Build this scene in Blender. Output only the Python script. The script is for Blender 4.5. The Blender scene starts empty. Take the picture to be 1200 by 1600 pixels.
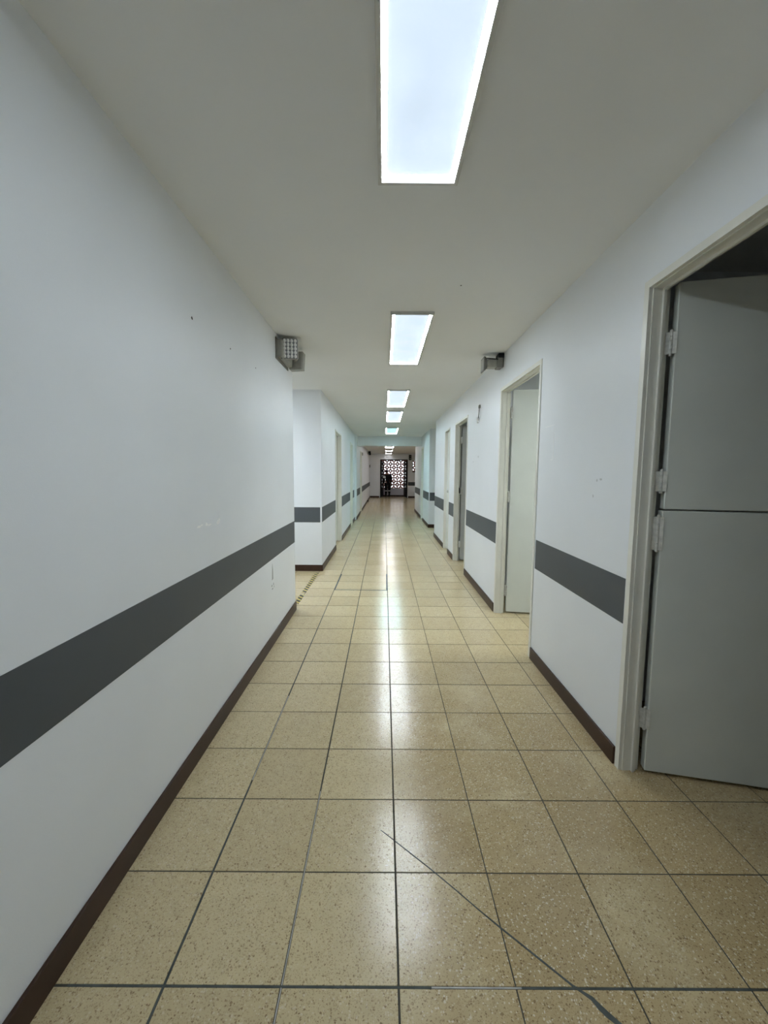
import bpy, bmesh, math, random
from mathutils import Vector, Matrix
random.seed(7)
S = bpy.context.scene
C = S.collection

# ------------------------------------------------------------------ camera
PITCH, YAW, ROLL, CAMH, FPX = 0.09428, 0.00031, 0.00669, 1.3054, 635.03
cp, sp, cy_, sy_, cr, sr = (math.cos(PITCH), math.sin(PITCH), math.cos(YAW), math.sin(YAW), math.cos(ROLL), math.sin(ROLL))
fw = Vector((sy_*cp, cy_*cp, -sp)); rt = Vector((cy_, -sy_, 0)); up = rt.cross(fw)
r2 = cr*rt + sr*up; u2 = -sr*rt + cr*up
cd = bpy.data.cameras.new('camera'); cam = bpy.data.objects.new('camera', cd); C.objects.link(cam)
cd.sensor_fit = 'VERTICAL'; cd.sensor_height = 24.0; cd.sensor_width = 18.0
cd.lens = FPX/1600*24.0; cd.clip_start = 0.02; cd.clip_end = 200
m = Matrix.Identity(4)
for i in range(3):
    m[i][0] = r2[i]; m[i][1] = u2[i]; m[i][2] = -fw[i]
m[2][3] = CAMH
cam.matrix_world = m
S.camera = cam

# ------------------------------------------------------------------ sky, exposure
W = bpy.data.worlds.new('sky'); S.world = W; W.use_nodes = True
bg = W.node_tree.nodes['Background']; bg.inputs[0].default_value = (0.93, 0.96, 1.0, 1); bg.inputs[1].default_value = 2.0
S.view_settings.view_transform = 'Standard'; S.view_settings.look = 'None'
S.view_settings.exposure = 0.0; S.view_settings.gamma = 1.0; S.view_settings.use_curve_mapping = False
S.cycles.use_denoising = True
S.cycles.max_bounces = 10; S.cycles.diffuse_bounces = 8; S.cycles.glossy_bounces = 3
S.cycles.adaptive_threshold = 0.02
S.cycles.sample_clamp_indirect = 6.0
LIGHT_EDGE = 128.0       # radiance of the edge-lit rim of a ceiling panel at full output
LIGHT_FACE = 0.80        # radiance of the milky face of a ceiling panel

CEIL = 2.375

# ------------------------------------------------------------------ helpers
def srgb(r, g, b):
    f = lambda v: (v/255/12.92) if v/255 <= 0.04045 else ((v/255+0.055)/1.055)**2.4
    return (f(r), f(g), f(b), 1)

def box(bm, x0, x1, y0, y1, z0, z1, bev=0.0, mi=0):
    if x0 > x1: x0, x1 = x1, x0
    if y0 > y1: y0, y1 = y1, y0
    vs = [bm.verts.new(p) for p in ((x0,y0,z0),(x1,y0,z0),(x1,y1,z0),(x0,y1,z0),(x0,y0,z1),(x1,y0,z1),(x1,y1,z1),(x0,y1,z1))]
    fs = [bm.faces.new([vs[i] for i in f]) for f in ((0,3,2,1),(4,5,6,7),(0,1,5,4),(1,2,6,5),(2,3,7,6),(3,0,4,7))]
    for f in fs: f.material_index = mi
    if bev > 0:
        es = list({e for f in fs for e in f.edges})
        bmesh.ops.bevel(bm, geom=es, offset=bev, segments=1, affect='EDGES')
    return vs

def B(*boxes, bev=0.0):
    bm = bmesh.new()
    for b in boxes: box(bm, *b, bev=bev)
    return bm

def cyl(bm, p0, p1, r0, r1=None, n=12):
    r1 = r0 if r1 is None else r1
    p0, p1 = Vector(p0), Vector(p1); d = (p1-p0)
    M = Matrix.Translation((p0+p1)/2) @ d.to_track_quat('Z', 'Y').to_matrix().to_4x4()
    bmesh.ops.create_cone(bm, cap_ends=True, segments=n, radius1=r0, radius2=r1, depth=d.length, matrix=M)

def ball(bm, c, r, s=(1,1,1), u=14, v=9):
    bmesh.ops.create_uvsphere(bm, u_segments=u, v_segments=v, radius=r, matrix=Matrix.Translation(c) @ Matrix.Diagonal((s[0], s[1], s[2], 1)))

def obj(name, bm, mat, parent=None, smooth=False):
    me = bpy.data.meshes.new(name)
    bm.normal_update(); bm.to_mesh(me); bm.free()
    return obj_me(name, me, mat, parent, smooth)

def obj_me(name, me, mat, parent=None, smooth=False, loc=None):
    if mat is not None and not me.materials:
        for mm in (mat if isinstance(mat, (list, tuple)) else [mat]): me.materials.append(mm)
    if smooth:
        for p in me.polygons: p.use_smooth = True
    o = bpy.data.objects.new(name, me); C.objects.link(o)
    if loc is not None: o.location = loc
    if parent is not None:
        o.parent = parent
        if parent.type == 'EMPTY':
            o.matrix_parent_inverse = Matrix.Translation(-parent.location)
    return o

def tag(o, label=None, cat=None, group=None, kind=None):
    if label: o['label'] = label
    if cat: o['category'] = cat
    if group: o['group'] = group
    if kind: o['kind'] = kind
    return o

def thing(name, loc, label, cat, group=None, kind=None):
    e = bpy.data.objects.new(name, None); e.empty_display_size = 0.1
    C.objects.link(e); e.location = loc
    return tag(e, label, cat, group, kind)

# ------------------------------------------------------------------ materials
def mat(name, col, rough=0.5, spec=0.5, metal=0.0, bump=0.0, bscale=200.0, var=0.0, vscale=3.0, emit=None, estr=0.0):
    M = bpy.data.materials.new(name); M.use_nodes = True
    nt = M.node_tree; p = nt.nodes['Principled BSDF']
    p.inputs['Base Color'].default_value = col; p.inputs['Roughness'].default_value = rough
    p.inputs['Specular IOR Level'].default_value = spec; p.inputs['Metallic'].default_value = metal
    if emit is not None:
        p.inputs['Emission Color'].default_value = emit; p.inputs['Emission Strength'].default_value = estr
    if bump or var:
        g = nt.nodes.new('ShaderNodeNewGeometry')
    if bump:
        n = nt.nodes.new('ShaderNodeTexNoise'); n.inputs['Scale'].default_value = bscale; n.inputs['Detail'].default_value = 3
        nt.links.new(g.outputs['Position'], n.inputs['Vector'])
        b = nt.nodes.new('ShaderNodeBump'); b.inputs['Strength'].default_value = bump; b.inputs['Distance'].default_value = 0.002
        nt.links.new(n.outputs['Fac'], b.inputs['Height']); nt.links.new(b.outputs['Normal'], p.inputs['Normal'])
    if var:
        n = nt.nodes.new('ShaderNodeTexNoise'); n.inputs['Scale'].default_value = vscale; n.inputs['Detail'].default_value = 5
        nt.links.new(g.outputs['Position'], n.inputs['Vector'])
        mr = nt.nodes.new('ShaderNodeMapRange'); mr.inputs['From Min'].default_value = 0.3; mr.inputs['From Max'].default_value = 0.7
        mr.inputs['To Min'].default_value = 1-var; mr.inputs['To Max'].default_value = 1+var*0.5
        nt.links.new(n.outputs['Fac'], mr.inputs['Value'])
        mx = nt.nodes.new('ShaderNodeMix'); mx.data_type = 'RGBA'; mx.blend_type = 'MULTIPLY'; mx.inputs['Factor'].default_value = 1
        mx.inputs['A'].default_value = col
        nt.links.new(mr.outputs['Result'], mx.inputs['B']); nt.links.new(mx.outputs['Result'], p.inputs['Base Color'])
    return M

M_wall = mat('wall_paint', (0.845, 0.87, 0.90, 1), 0.42, 0.4, bump=0.10, bscale=260, var=0.03, vscale=1.6)
M_ceil = mat('ceiling_paint', (0.87, 0.885, 0.895, 1), 0.8, 0.2, bump=0.06, bscale=180, var=0.03, vscale=1.0)
M_band = mat('grey_band_paint', (0.068, 0.078, 0.087, 1), 0.5, 0.4, bump=0.08, bscale=260, var=0.06)
M_base = mat('brown_baseboard', (0.040, 0.016, 0.008, 1), 0.42, 0.35, var=0.25, vscale=9)
M_frame = mat('cream_enamel', (0.80, 0.795, 0.73, 1), 0.33, 0.5, bump=0.05, bscale=120, var=0.05, vscale=6)
M_leaf = mat('door_paint', (0.71, 0.74, 0.70, 1), 0.45, 0.4, bump=0.05, bscale=150, var=0.05, vscale=4)
M_leaf2 = mat('grey_door_paint', (0.42, 0.43, 0.41, 1), 0.5, 0.4, var=0.05, vscale=4)
M_hinge = mat('painted_steel_hinge', (0.62, 0.62, 0.58, 1), 0.4, 0.5, var=0.2, vscale=60)
M_dark = mat('dark_gap', (0.02, 0.02, 0.02, 1), 0.7, 0.3, var=0.1)
M_black = mat('black_steel', (0.006, 0.006, 0.007, 1), 0.6, 0.2, var=0.15, vscale=20)
M_trim = mat('lamp_trim', (0.62, 0.62, 0.60, 1), 0.4, 0.5, var=0.04)
M_greyp = mat('grey_plastic', (0.34, 0.34, 0.31, 1), 0.45, 0.5, var=0.08, vscale=30)
M_greyd = mat('dark_grey_plastic', (0.20, 0.20, 0.185, 1), 0.5, 0.45, var=0.08, vscale=30)  # plastic of a darker grey for plates, caps, grille and window frame
M_white = mat('white_plastic', (0.85, 0.86, 0.86, 1), 0.35, 0.5, var=0.03)
M_chrome = mat('led_lens', (0.97, 0.98, 1.0, 1), 0.25, 0.7, var=0.02)
M_ledgap = mat('led_board', (0.22, 0.24, 0.27, 1), 0.4, 0.5, var=0.1)
M_terra = mat('terracotta_block', (0.45, 0.115, 0.075, 1), 0.8, 0.3, var=0.2, vscale=14)
M_parapet = mat('parapet_paint', (0.72, 0.73, 0.80, 1), 0.6, 0.3, var=0.05)
M_grout = mat('grout', (0.075, 0.072, 0.058, 1), 0.9, 0.08, var=0.35, vscale=18)
M_filler = mat('grey_filler', (0.088, 0.098, 0.090, 1), 0.9, 0.08, var=0.3, vscale=30)
M_fillpale = mat('pale_filler', (0.42, 0.41, 0.38, 1), 0.4, 0.5, var=0.25, vscale=30)
M_chip = mat('bare_plaster', (0.99, 0.99, 0.985, 1), 0.8, 0.2, var=0.04)
M_scuff = mat('scuff', (0.42, 0.43, 0.43, 1), 0.7, 0.2, var=0.2, vscale=60)
M_hole = mat('screw_hole', (0.05, 0.045, 0.04, 1), 0.8, 0.2, var=0.2)
M_out = mat('outside_paving', (0.5, 0.5, 0.48, 1), 0.8, 0.2, var=0.1)
M_skin = mat('skin', (0.42, 0.22, 0.15, 1), 0.5, 0.4, var=0.05)
M_cloth = mat('dark_uniform', (0.010, 0.010, 0.012, 1), 0.85, 0.2, var=0.2, vscale=30)
M_cap = mat('dark_red_cap', (0.05, 0.016, 0.018, 1), 0.8, 0.2, var=0.2)
M_refl = mat('reflective_tape', (0.85, 0.86, 0.84, 1), 0.4, 0.5, var=0.05)

def mat_panel(name, col, strength, var):
    M = bpy.data.materials.new(name); M.use_nodes = True; nt = M.node_tree
    p = nt.nodes['Principled BSDF']; p.inputs['Base Color'].default_value = (0.25, 0.25, 0.25, 1); p.inputs['Roughness'].default_value = 0.5
    p.inputs['Emission Color'].default_value = col
    g = nt.nodes.new('ShaderNodeNewGeometry'); n = nt.nodes.new('ShaderNodeTexNoise'); n.inputs['Scale'].default_value = 6
    nt.links.new(g.outputs['Position'], n.inputs['Vector'])
    mr = nt.nodes.new('ShaderNodeMapRange'); mr.inputs['From Min'].default_value = 0.3; mr.inputs['From Max'].default_value = 0.7
    mr.inputs['To Min'].default_value = strength*(1-var); mr.inputs['To Max'].default_value = strength*(1+var)
    nt.links.new(n.outputs['Fac'], mr.inputs['Value']); nt.links.new(mr.outputs['Result'], p.inputs['Emission Strength'])
    return M
M_face = mat_panel('panel_face', (0.80, 0.97, 1.17, 1), LIGHT_FACE, 0.06)
M_rim_old = mat_panel('panel_rim_old', (0.87, 0.97, 1.05, 1), LIGHT_EDGE*0.18, 0.02)
M_rim_dim = mat_panel('panel_rim_dim', (0.87, 0.97, 1.05, 1), LIGHT_EDGE*0.70, 0.02)
M_rim = mat_panel('panel_rim', (0.87, 0.97, 1.05, 1), LIGHT_EDGE*1.1, 0.02)
M_rim_new = mat_panel('panel_rim_new', (0.87, 0.97, 1.05, 1), LIGHT_EDGE*1.25, 0.02)
M_facec = mat_panel('panel_face_cyan', (0.62, 1.05, 1.06, 1), LIGHT_FACE, 0.06)
M_rimc = mat_panel('panel_rim_cyan', (0.58, 0.95, 1.05, 1), LIGHT_EDGE*1.35, 0.02)
M_facew = mat_panel('panel_face_warm', (1.3, 1.22, 1.15, 1), LIGHT_FACE, 0.06)
M_rimw = mat_panel('panel_rim_warm', (0.96, 0.95, 0.98, 1), LIGHT_EDGE*0.85, 0.02)

# tile grid of the floor
GX, GY, T = 0.0459, 0.919, 0.3

def mat_terrazzo():
    M = bpy.data.materials.new('terrazzo_tile'); M.use_nodes = True; nt = M.node_tree; N = nt.nodes; L = nt.links
    p = N['Principled BSDF']
    g = N.new('ShaderNodeNewGeometry')
    # one random value per tile
    sub = N.new('ShaderNodeVectorMath'); sub.operation = 'SUBTRACT'; sub.inputs[1].default_value = (GX-30*T, GY-30*T, -0.5)
    L.new(g.outputs['Position'], sub.inputs[0])
    dv = N.new('ShaderNodeVectorMath'); dv.operation = 'DIVIDE'; dv.inputs[1].default_value = (T, T, 10); L.new(sub.outputs[0], dv.inputs[0])
    fl = N.new('ShaderNodeVectorMath'); fl.operation = 'FLOOR'; L.new(dv.outputs[0], fl.inputs[0])
    wn = N.new('ShaderNodeTexWhiteNoise'); L.new(fl.outputs[0], wn.inputs['Vector'])
    ramp = N.new('ShaderNodeValToRGB'); e = ramp.color_ramp.elements
    e[0].color = (0.495, 0.400, 0.234, 1); e[1].color = (0.565, 0.465, 0.280, 1)
    L.new(wn.outputs['Value'], ramp.inputs['Fac'])
    def mixc(a, b, fac, blend='MIX'):
        mx = N.new('ShaderNodeMix'); mx.data_type = 'RGBA'; mx.blend_type = blend
        if isinstance(a, tuple): mx.inputs['A'].default_value = a
        else: L.new(a, mx.inputs['A'])
        if isinstance(b, tuple): mx.inputs['B'].default_value = b
        else: L.new(b, mx.inputs['B'])
        if isinstance(fac, float): mx.inputs['Factor'].default_value = fac
        else: L.new(fac, mx.inputs['Factor'])
        return mx.outputs['Result']
    def math_(op, a, b=None):
        q = N.new('ShaderNodeMath'); q.operation = op
        for i, v in enumerate((a, b)):
            if v is None: continue
            if isinstance(v, (int, float)): q.inputs[i].default_value = v
            else: L.new(v, q.inputs[i])
        return q.outputs[0]
    # cloudy stain
    n1 = N.new('ShaderNodeTexNoise'); n1.inputs['Scale'].default_value = 22; n1.inputs['Detail'].default_value = 6; n1.inputs['Roughness'].default_value = 0.65
    L.new(g.outputs['Position'], n1.inputs['Vector'])
    mr = N.new('ShaderNodeMapRange'); mr.inputs['From Min'].default_value = 0.3; mr.inputs['From Max'].default_value = 0.7; mr.inputs['To Min'].default_value = 0.93; mr.inputs['To Max'].default_value = 1.05
    L.new(n1.outputs['Fac'], mr.inputs['Value'])
    col = mixc(ramp.outputs['Color'], mr.outputs['Result'], 1.0, 'MULTIPLY')
    # chips: warped voronoi cells so that no chip is a disc
    wz = N.new('ShaderNodeTexNoise'); wz.inputs['Scale'].default_value = 160; L.new(g.outputs['Position'], wz.inputs['Vector'])
    wsc = N.new('ShaderNodeVectorMath'); wsc.operation = 'SCALE'; wsc.inputs['Scale'].default_value = 0.007; L.new(wz.outputs['Color'], wsc.inputs[0])
    wp = N.new('ShaderNodeVectorMath'); wp.operation = 'ADD'; L.new(g.outputs['Position'], wp.inputs[0]); L.new(wsc.outputs[0], wp.inputs[1])
    def chips(scale, keep, size):
        v = N.new('ShaderNodeTexVoronoi'); v.inputs['Scale'].default_value = scale; L.new(wp.outputs[0], v.inputs['Vector'])
        sx = N.new('ShaderNodeSeparateColor'); L.new(v.outputs['Color'], sx.inputs[0])
        a = math_('GREATER_THAN', sx.outputs[0], keep)
        sz = math_('MULTIPLY', sx.outputs[1], size)
        b = math_('LESS_THAN', v.outputs['Distance'], sz)
        return math_('MULTIPLY', a, b), sx.outputs[2]
    k1, c1 = chips(165, 0.50, 0.50)
    k2, c2 = chips(300, 0.30, 0.60)
    k3, c3 = chips(170, 0.55, 0.52)
    col = mixc(col, (0.25, 0.165, 0.08, 1), math_('MULTIPLY', k2, 0.50))
    col = mixc(col, (0.17, 0.10, 0.045, 1), math_('MULTIPLY', k1, math_('ADD', math_('MULTIPLY', c1, 0.6), 0.25)))
    # worn path right of the middle joint, near the camera: browner, with pale chips ground open
    sp_ = N.new('ShaderNodeSeparateXYZ'); L.new(g.outputs['Position'], sp_.inputs[0])
    def sstep(v, a, b):
        q = N.new('ShaderNodeMapRange'); q.interpolation_type = 'SMOOTHSTEP'; q.inputs['From Min'].default_value = a; q.inputs['From Max'].default_value = b; L.new(v, q.inputs['Value']); return q.outputs['Result']
    wx = math_('MULTIPLY', sstep(sp_.outputs[0], 0.02, 0.22), math_('SUBTRACT', 1.0, sstep(sp_.outputs[1], 1.6, 3.6)))
    n3 = N.new('ShaderNodeTexNoise'); n3.inputs['Scale'].default_value = 3.2; n3.inputs['Detail'].default_value = 4; L.new(g.outputs['Position'], n3.inputs['Vector'])
    wx = math_('MULTIPLY', wx, sstep(n3.outputs['Fac'], 0.25, 0.55))
    col = mixc(col, mixc(col, (0.80, 0.74, 0.66, 1), 1.0, 'MULTIPLY'), wx)
    # pale chips show most on the worn tiles
    worn = N.new('ShaderNodeMapRange'); worn.inputs['From Min'].default_value = 0.35; worn.inputs['From Max'].default_value = 0.9; worn.inputs['To Min'].default_value = 0.25; worn.inputs['To Max'].default_value = 0.50
    sc_ = N.new('ShaderNodeSeparateColor'); L.new(wn.outputs['Color'], sc_.inputs[0]); L.new(sc_.outputs[1], worn.inputs['Value'])
    col = mixc(col, (0.66, 0.59, 0.44, 1), math_('MULTIPLY', k3, math_('MINIMUM', math_('ADD', worn.outputs['Result'], math_('MULTIPLY', wx, 0.5)), 0.8)))
    L.new(col, p.inputs['Base Color'])
    # polish
    n2 = N.new('ShaderNodeTexNoise'); n2.inputs['Scale'].default_value = 40; n2.inputs['Detail'].default_value = 4; L.new(g.outputs['Position'], n2.inputs['Vector'])
    rr = N.new('ShaderNodeMapRange'); rr.inputs['From Min'].default_value = 0.3; rr.inputs['From Max'].default_value = 0.7; rr.inputs['To Min'].default_value = 0.155; rr.inputs['To Max'].default_value = 0.23
    L.new(n2.outputs['Fac'], rr.inputs['Value']); L.new(rr.outputs['Result'], p.inputs['Roughness'])
    p.inputs['Specular IOR Level'].default_value = 0.5
    bp = N.new('ShaderNodeBump'); bp.inputs['Strength'].default_value = 0.06; bp.inputs['Distance'].default_value = 0.001
    L.new(n1.outputs['Fac'], bp.inputs['Height']); L.new(bp.outputs['Normal'], p.inputs['Normal'])
    return M
M_tile = mat_terrazzo()

def mat_hazard():
    M = bpy.data.materials.new('hazard_tape'); M.use_nodes = True; nt = M.node_tree; p = nt.nodes['Principled BSDF']
    g = nt.nodes.new('ShaderNodeNewGeometry'); s = nt.nodes.new('ShaderNodeSeparateXYZ'); nt.links.new(g.outputs['Position'], s.inputs[0])
    def mth(op, a, b):
        q = nt.nodes.new('ShaderNodeMath'); q.operation = op
        for i, v in enumerate((a, b)):
            if isinstance(v, float): q.inputs[i].default_value = v
            else: nt.links.new(v, q.inputs[i])
        return q.outputs[0]
    a = mth('ADD', s.outputs[1], s.outputs[0]); a = mth('MULTIPLY', a, 12.0); a = mth('FRACT', a, 0.0); a = mth('GREATER_THAN', a, 0.6)
    mx = nt.nodes.new('ShaderNodeMix'); mx.data_type = 'RGBA'; mx.inputs['A'].default_value = (0.03, 0.03, 0.025, 1); mx.inputs['B'].default_value = (0.46, 0.36, 0.08, 1)
    nt.links.new(a, mx.inputs['Factor']); nt.links.new(mx.outputs['Result'], p.inputs['Base Color']); p.inputs['Roughness'].default_value = 0.6
    return M
M_haz = mat_hazard()

# ================================================================== STRUCTURE
XL, XL2, XL3 = -0.842, -0.822, -0.775      # left wall planes: near, behind the side passage, past the beam
XR, XR2 = 1.055, 1.085                     # right wall planes: near, behind the right passage
TH = 0.125; THR = 0.078                                 # wall thickness
YB, YE = -4.0, 22.2                        # back wall, end wall

# ---- floor
floor = obj('floor', B((-3.0, 4.2, YB, 23.8, -0.12, -0.0016)), M_grout)
tag(floor, 'beige speckled terrazzo tile floor with dark joints running down the corridor', 'floor', kind='structure')
gapx = {-2: 0.0070, -1: 0.0065, 0: 0.0056, 1: 0.0036, 2: 0.0044, 3: 0.0042}
gapy = {-1: 0.004, 0: 0.0062, 1: 0.004, 2: 0.0042, 3: 0.0046, 4: 0.005}
tile_cache = {}
def tile_mesh(cx, ry):
    gl, gr = gapx.get(cx, 0.004)/2, gapx.get(cx+1, 0.004)/2
    gb, gt = gapy.get(ry, 0.0066)/2, gapy.get(ry+1, 0.0066)/2
    k = (gl, gr, gb, gt)
    if k not in tile_cache:
        bm = bmesh.new(); x0, x1, y0, y1 = gl, T-gr, gb, T-gt; c = 0.0008
        lo = [bm.verts.new(v) for v in ((x0,y0,-0.010),(x1,y0,-0.010),(x1,y1,-0.010),(x0,y1,-0.010))]
        mi = [bm.verts.new(v) for v in ((x0,y0,-c),(x1,y0,-c),(x1,y1,-c),(x0,y1,-c))]
        hi = [bm.verts.new(v) for v in ((x0+c,y0+c,0),(x1-c,y0+c,0),(x1-c,y1-c,0),(x0+c,y1-c,0))]
        for i in range(4):
            j = (i+1) % 4
            bm.faces.new((lo[i], lo[j], mi[j], mi[i])); bm.faces.new((mi[i], mi[j], hi[j], hi[i]))
        bm.faces.new(hi)
        me = bpy.data.meshes.new('tile'); bm.normal_update(); bm.to_mesh(me); bm.free(); me.materials.append(M_tile)
        tile_cache[k] = me
    return tile_cache[k]
single = set()
for r in range(-2, 33):
    for c in range(-3, 4): single.add((c, r))
for r in range(-2, 4):
    for c in (4, 5, 6): single.add((c, r))
for r in range(6, 10): single.add((4, r))
for r in range(9, 15):
    for c in (-5, -4): single.add((c, r))
for c, r in sorted(single):
    obj_me('tile', tile_mesh(c, r), None, floor, loc=(GX+c*T, GY+r*T, random.uniform(-0.0003, 0.0)))
verts, faces = [], []
for r in range(-16, 76):
    for c in range(-10, 14):
        if (c, r) in single: continue
        y = GY+r*T; x = GX+c*T
        if y+T > 23.6 or x+T > 4.15 or x < -2.95 or y < YB+0.02: continue
        b = len(verts); g = 0.0015
        verts += [(x+g,y+g,-0.009),(x+T-g,y+g,-0.009),(x+T-g,y+T-g,-0.009),(x+g,y+T-g,-0.009),(x+g,y+g,0),(x+T-g,y+g,0),(x+T-g,y+T-g,0),(x+g,y+T-g,0)]
        faces += [(b+4,b+5,b+6,b+7),(b,b+1,b+5,b+4),(b+1,b+2,b+6,b+5),(b+2,b+3,b+7,b+6),(b+3,b,b+4,b+7)]
me = bpy.data.meshes.new('far_tiles'); me.from_pydata(verts, [], faces)
tag(obj_me('far_tiles', me, M_tile, floor), kind='stuff')

# joint fillers and floor scars (parts of the floor)
def ribbon(name, pts, widths, mat_, z0, z1, parent):
    bm = bmesh.new(); rows = []
    P = [Vector((a, b, 0)) for a, b in pts]
    for i, q in enumerate(P):
        d = (P[min(i+1, len(P)-1)]-P[max(i-1, 0)]).normalized(); n = Vector((-d.y, d.x, 0)); w = widths[i]/2
        rows.append([bm.verts.new((q+n*w)+Vector((0,0,z0))), bm.verts.new((q-n*w)+Vector((0,0,z0))), bm.verts.new((q-n*w*0.8)+Vector((0,0,z1))), bm.verts.new((q+n*w*0.8)+Vector((0,0,z1)))])
    for a, b in zip(rows, rows[1:]):
        for i in range(4):
            j = (i+1) % 4; bm.faces.new((a[i], a[j], b[j], b[i]))
    bm.faces.new(rows[0][::-1]); bm.faces.new(rows[-1])
    bmesh.ops.recalc_face_normals(bm, faces=bm.faces[:])
    return obj(name, bm, mat_, parent)
ck = [(-0.004,1.378),(0.020,1.358),(0.047,1.334),(0.100,1.287),(0.161,1.233),(0.235,1.163),(0.295,1.104),(0.342,1.060),(0.390,1.017),(0.432,0.979),(0.463,0.951),(0.493,0.924),(0.513,0.910),(0.529,0.899),(0.540,0.882),(0.552,0.868),(0.574,0.848),(0.60,0.835)]
cw = [0.002,0.0032,0.0035,0.004,0.004,0.0042,0.0045,0.0060,0.0055,0.0062,0.0058,0.0065,0.0085,0.0120,0.0165,0.0170,0.013,0.006]
tag(ribbon('crack_filler', ck, cw, M_filler, -0.001, 0.0006, floor), 'dark filled crack running diagonally across the nearest tiles')
def strip(name, x0, y0, x1, y1, w, mat_, z1=0.0004):
    return ribbon(name, [(x0, y0), (x1, y1)], [w, w], mat_, -0.0022, z1, floor)
for a in ((-0.549,4.483,-0.545,5.188,0.019), (-0.555,4.470,0.040,4.463,0.024), (0.040,4.459,0.043,5.203,0.019)):
    strip('hatch_joint', *a, M_filler)
gxl = lambda c: GX+c*T
strip('joint_filler', gxl(-1)+0.0004, 0.62, gxl(-1)+0.0004, 1.56, 0.0030, M_fillpale, -0.0004)
strip('joint_filler', gxl(-2)+0.0004, 1.62, gxl(-2)+0.0004, 2.28, 0.0034, M_fillpale, -0.0004)
strip('joint_filler', gxl(-2), 0.62, gxl(-2), 1.60, 0.0062, M_filler, -0.0004)
strip('joint_filler', gxl(-2), 2.30, gxl(-2), 3.95, 0.0070, M_filler, -0.0004)
strip('joint_filler', gxl(-1), 2.72, gxl(-1), 4.2, 0.0062, M_filler, -0.0004)
strip('joint_filler', -0.80, GY, 0.13, GY, 0.0060, M_filler, -0.0003)
strip('joint_filler', 0.13, GY, 0.36, GY, 0.0042, M_fillpale, -0.0003)
strip('joint_filler', 0.36, GY, 0.95, GY, 0.0062, M_filler, -0.0003)
for k, (y0, y1) in enumerate(((3.98, 4.27), (4.37, 5.24))):
    bm = B((-0.896, -0.848, y0, y1, -0.001, 0.0010))
    tag(obj('hazard_tape', bm, M_haz), ('short near piece' if k == 0 else 'long far piece')+' of black and yellow striped tape on the floor of the left passage', 'tape', 'striped floor tape')

# ---- ceiling, beam
ceil = obj('ceiling', B((-3.0, 4.2, YB, 23.62, CEIL, CEIL+0.1)), M_ceil)
tag(ceil, 'plain off-white painted ceiling over the whole corridor', 'ceiling', kind='structure')
bm = bmesh.new(); cyl(bm, (0.431, 2.426, CEIL-0.0012), (0.431, 2.426, CEIL+0.002), 0.0045, n=8)
tag(obj('screw_hole', bm, M_hole, ceil))
tag(obj('ceiling_beam', B((XL2-0.02, 1.30, 11.92, 12.20, 2.107, CEIL)), M_wall), 'white beam dropping from the ceiling across the far part of the corridor', 'beam', kind='structure')

# ---- walls: boxes along Y with openings
def wall_y(name, xa, xb, y0, y1, openings, label, mat_=None):
    bm = bmesh.new(); y = y0
    for a, b, top in openings:
        box(bm, xa, xb, y, a, 0, CEIL); box(bm, xa, xb, a, b, top, CEIL); y = b
    box(bm, xa, xb, y, y1, 0, CEIL)
    bmesh.ops.remove_doubles(bm, verts=bm.verts[:], dist=1e-5)
    o = obj(name, bm, mat_ or M_wall)
    return tag(o, label, 'wall', kind='structure')

# doors: (y0, y1, top) outer edge of frame
D_R1 = (0.765, 1.722, 2.078); D_R2 = (2.800, 3.768, 2.078); D_R3 = (5.20, 6.105, 2.05); D_R4 = (6.60, 7.12, 2.05)
D_R5 = (11.30, 11.88, 2.05)
D_L1 = (6.88, 7.835, 2.04); D_L2 = (9.86, 10.62, 2.06); D_L3 = (13.15, 14.1, 2.05)
FI = 0.012     # wall opening lies this far inside the frame's outer edge
def op(d): return (d[0]+FI, d[1]-FI, d[2]-FI)
w_l = wall_y('wall_left', XL-0.16, XL, YB, 3.80, [], 'long white wall with grey band filling the left side of the view')
w_l2 = wall_y('wall_left_middle', XL2-TH, XL2, 5.352+TH, 11.40, [op(D_L1), op(D_L2)], 'white left wall with two doorways beyond the side passage')
w_l3 = wall_y('wall_left_far', XL3-TH-0.047, XL3, 11.40, YE, [op(D_L3)], 'white left wall beyond the ceiling beam, reaching the end of the corridor')
w_lf = tag(obj('wall_left_return', B((-3.0, XL2, 5.352, 5.352+TH, 0, CEIL)), M_wall), 'white wall face with dark band across the left passage, facing the camera', 'wall', kind='structure')
w_r = wall_y('wall_right', XR, XR+THR, YB, 8.45, [op(D_R1), op(D_R2), op(D_R3), op(D_R4)], 'white right wall with grey band and four doorways')
w_r2 = wall_y('wall_right_far', XR2, XR2+TH, 9.83+TH, 14.3, [op(D_R5)], 'white right wall lit bluish by the cyan lamp near the beam')
w_rf = tag(obj('wall_right_return', B((XR2, 2.8, 9.83, 9.83+TH, 0, CEIL)), M_wall), 'narrow white wall face with dark band closing the right passage', 'wall', kind='structure')
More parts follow.
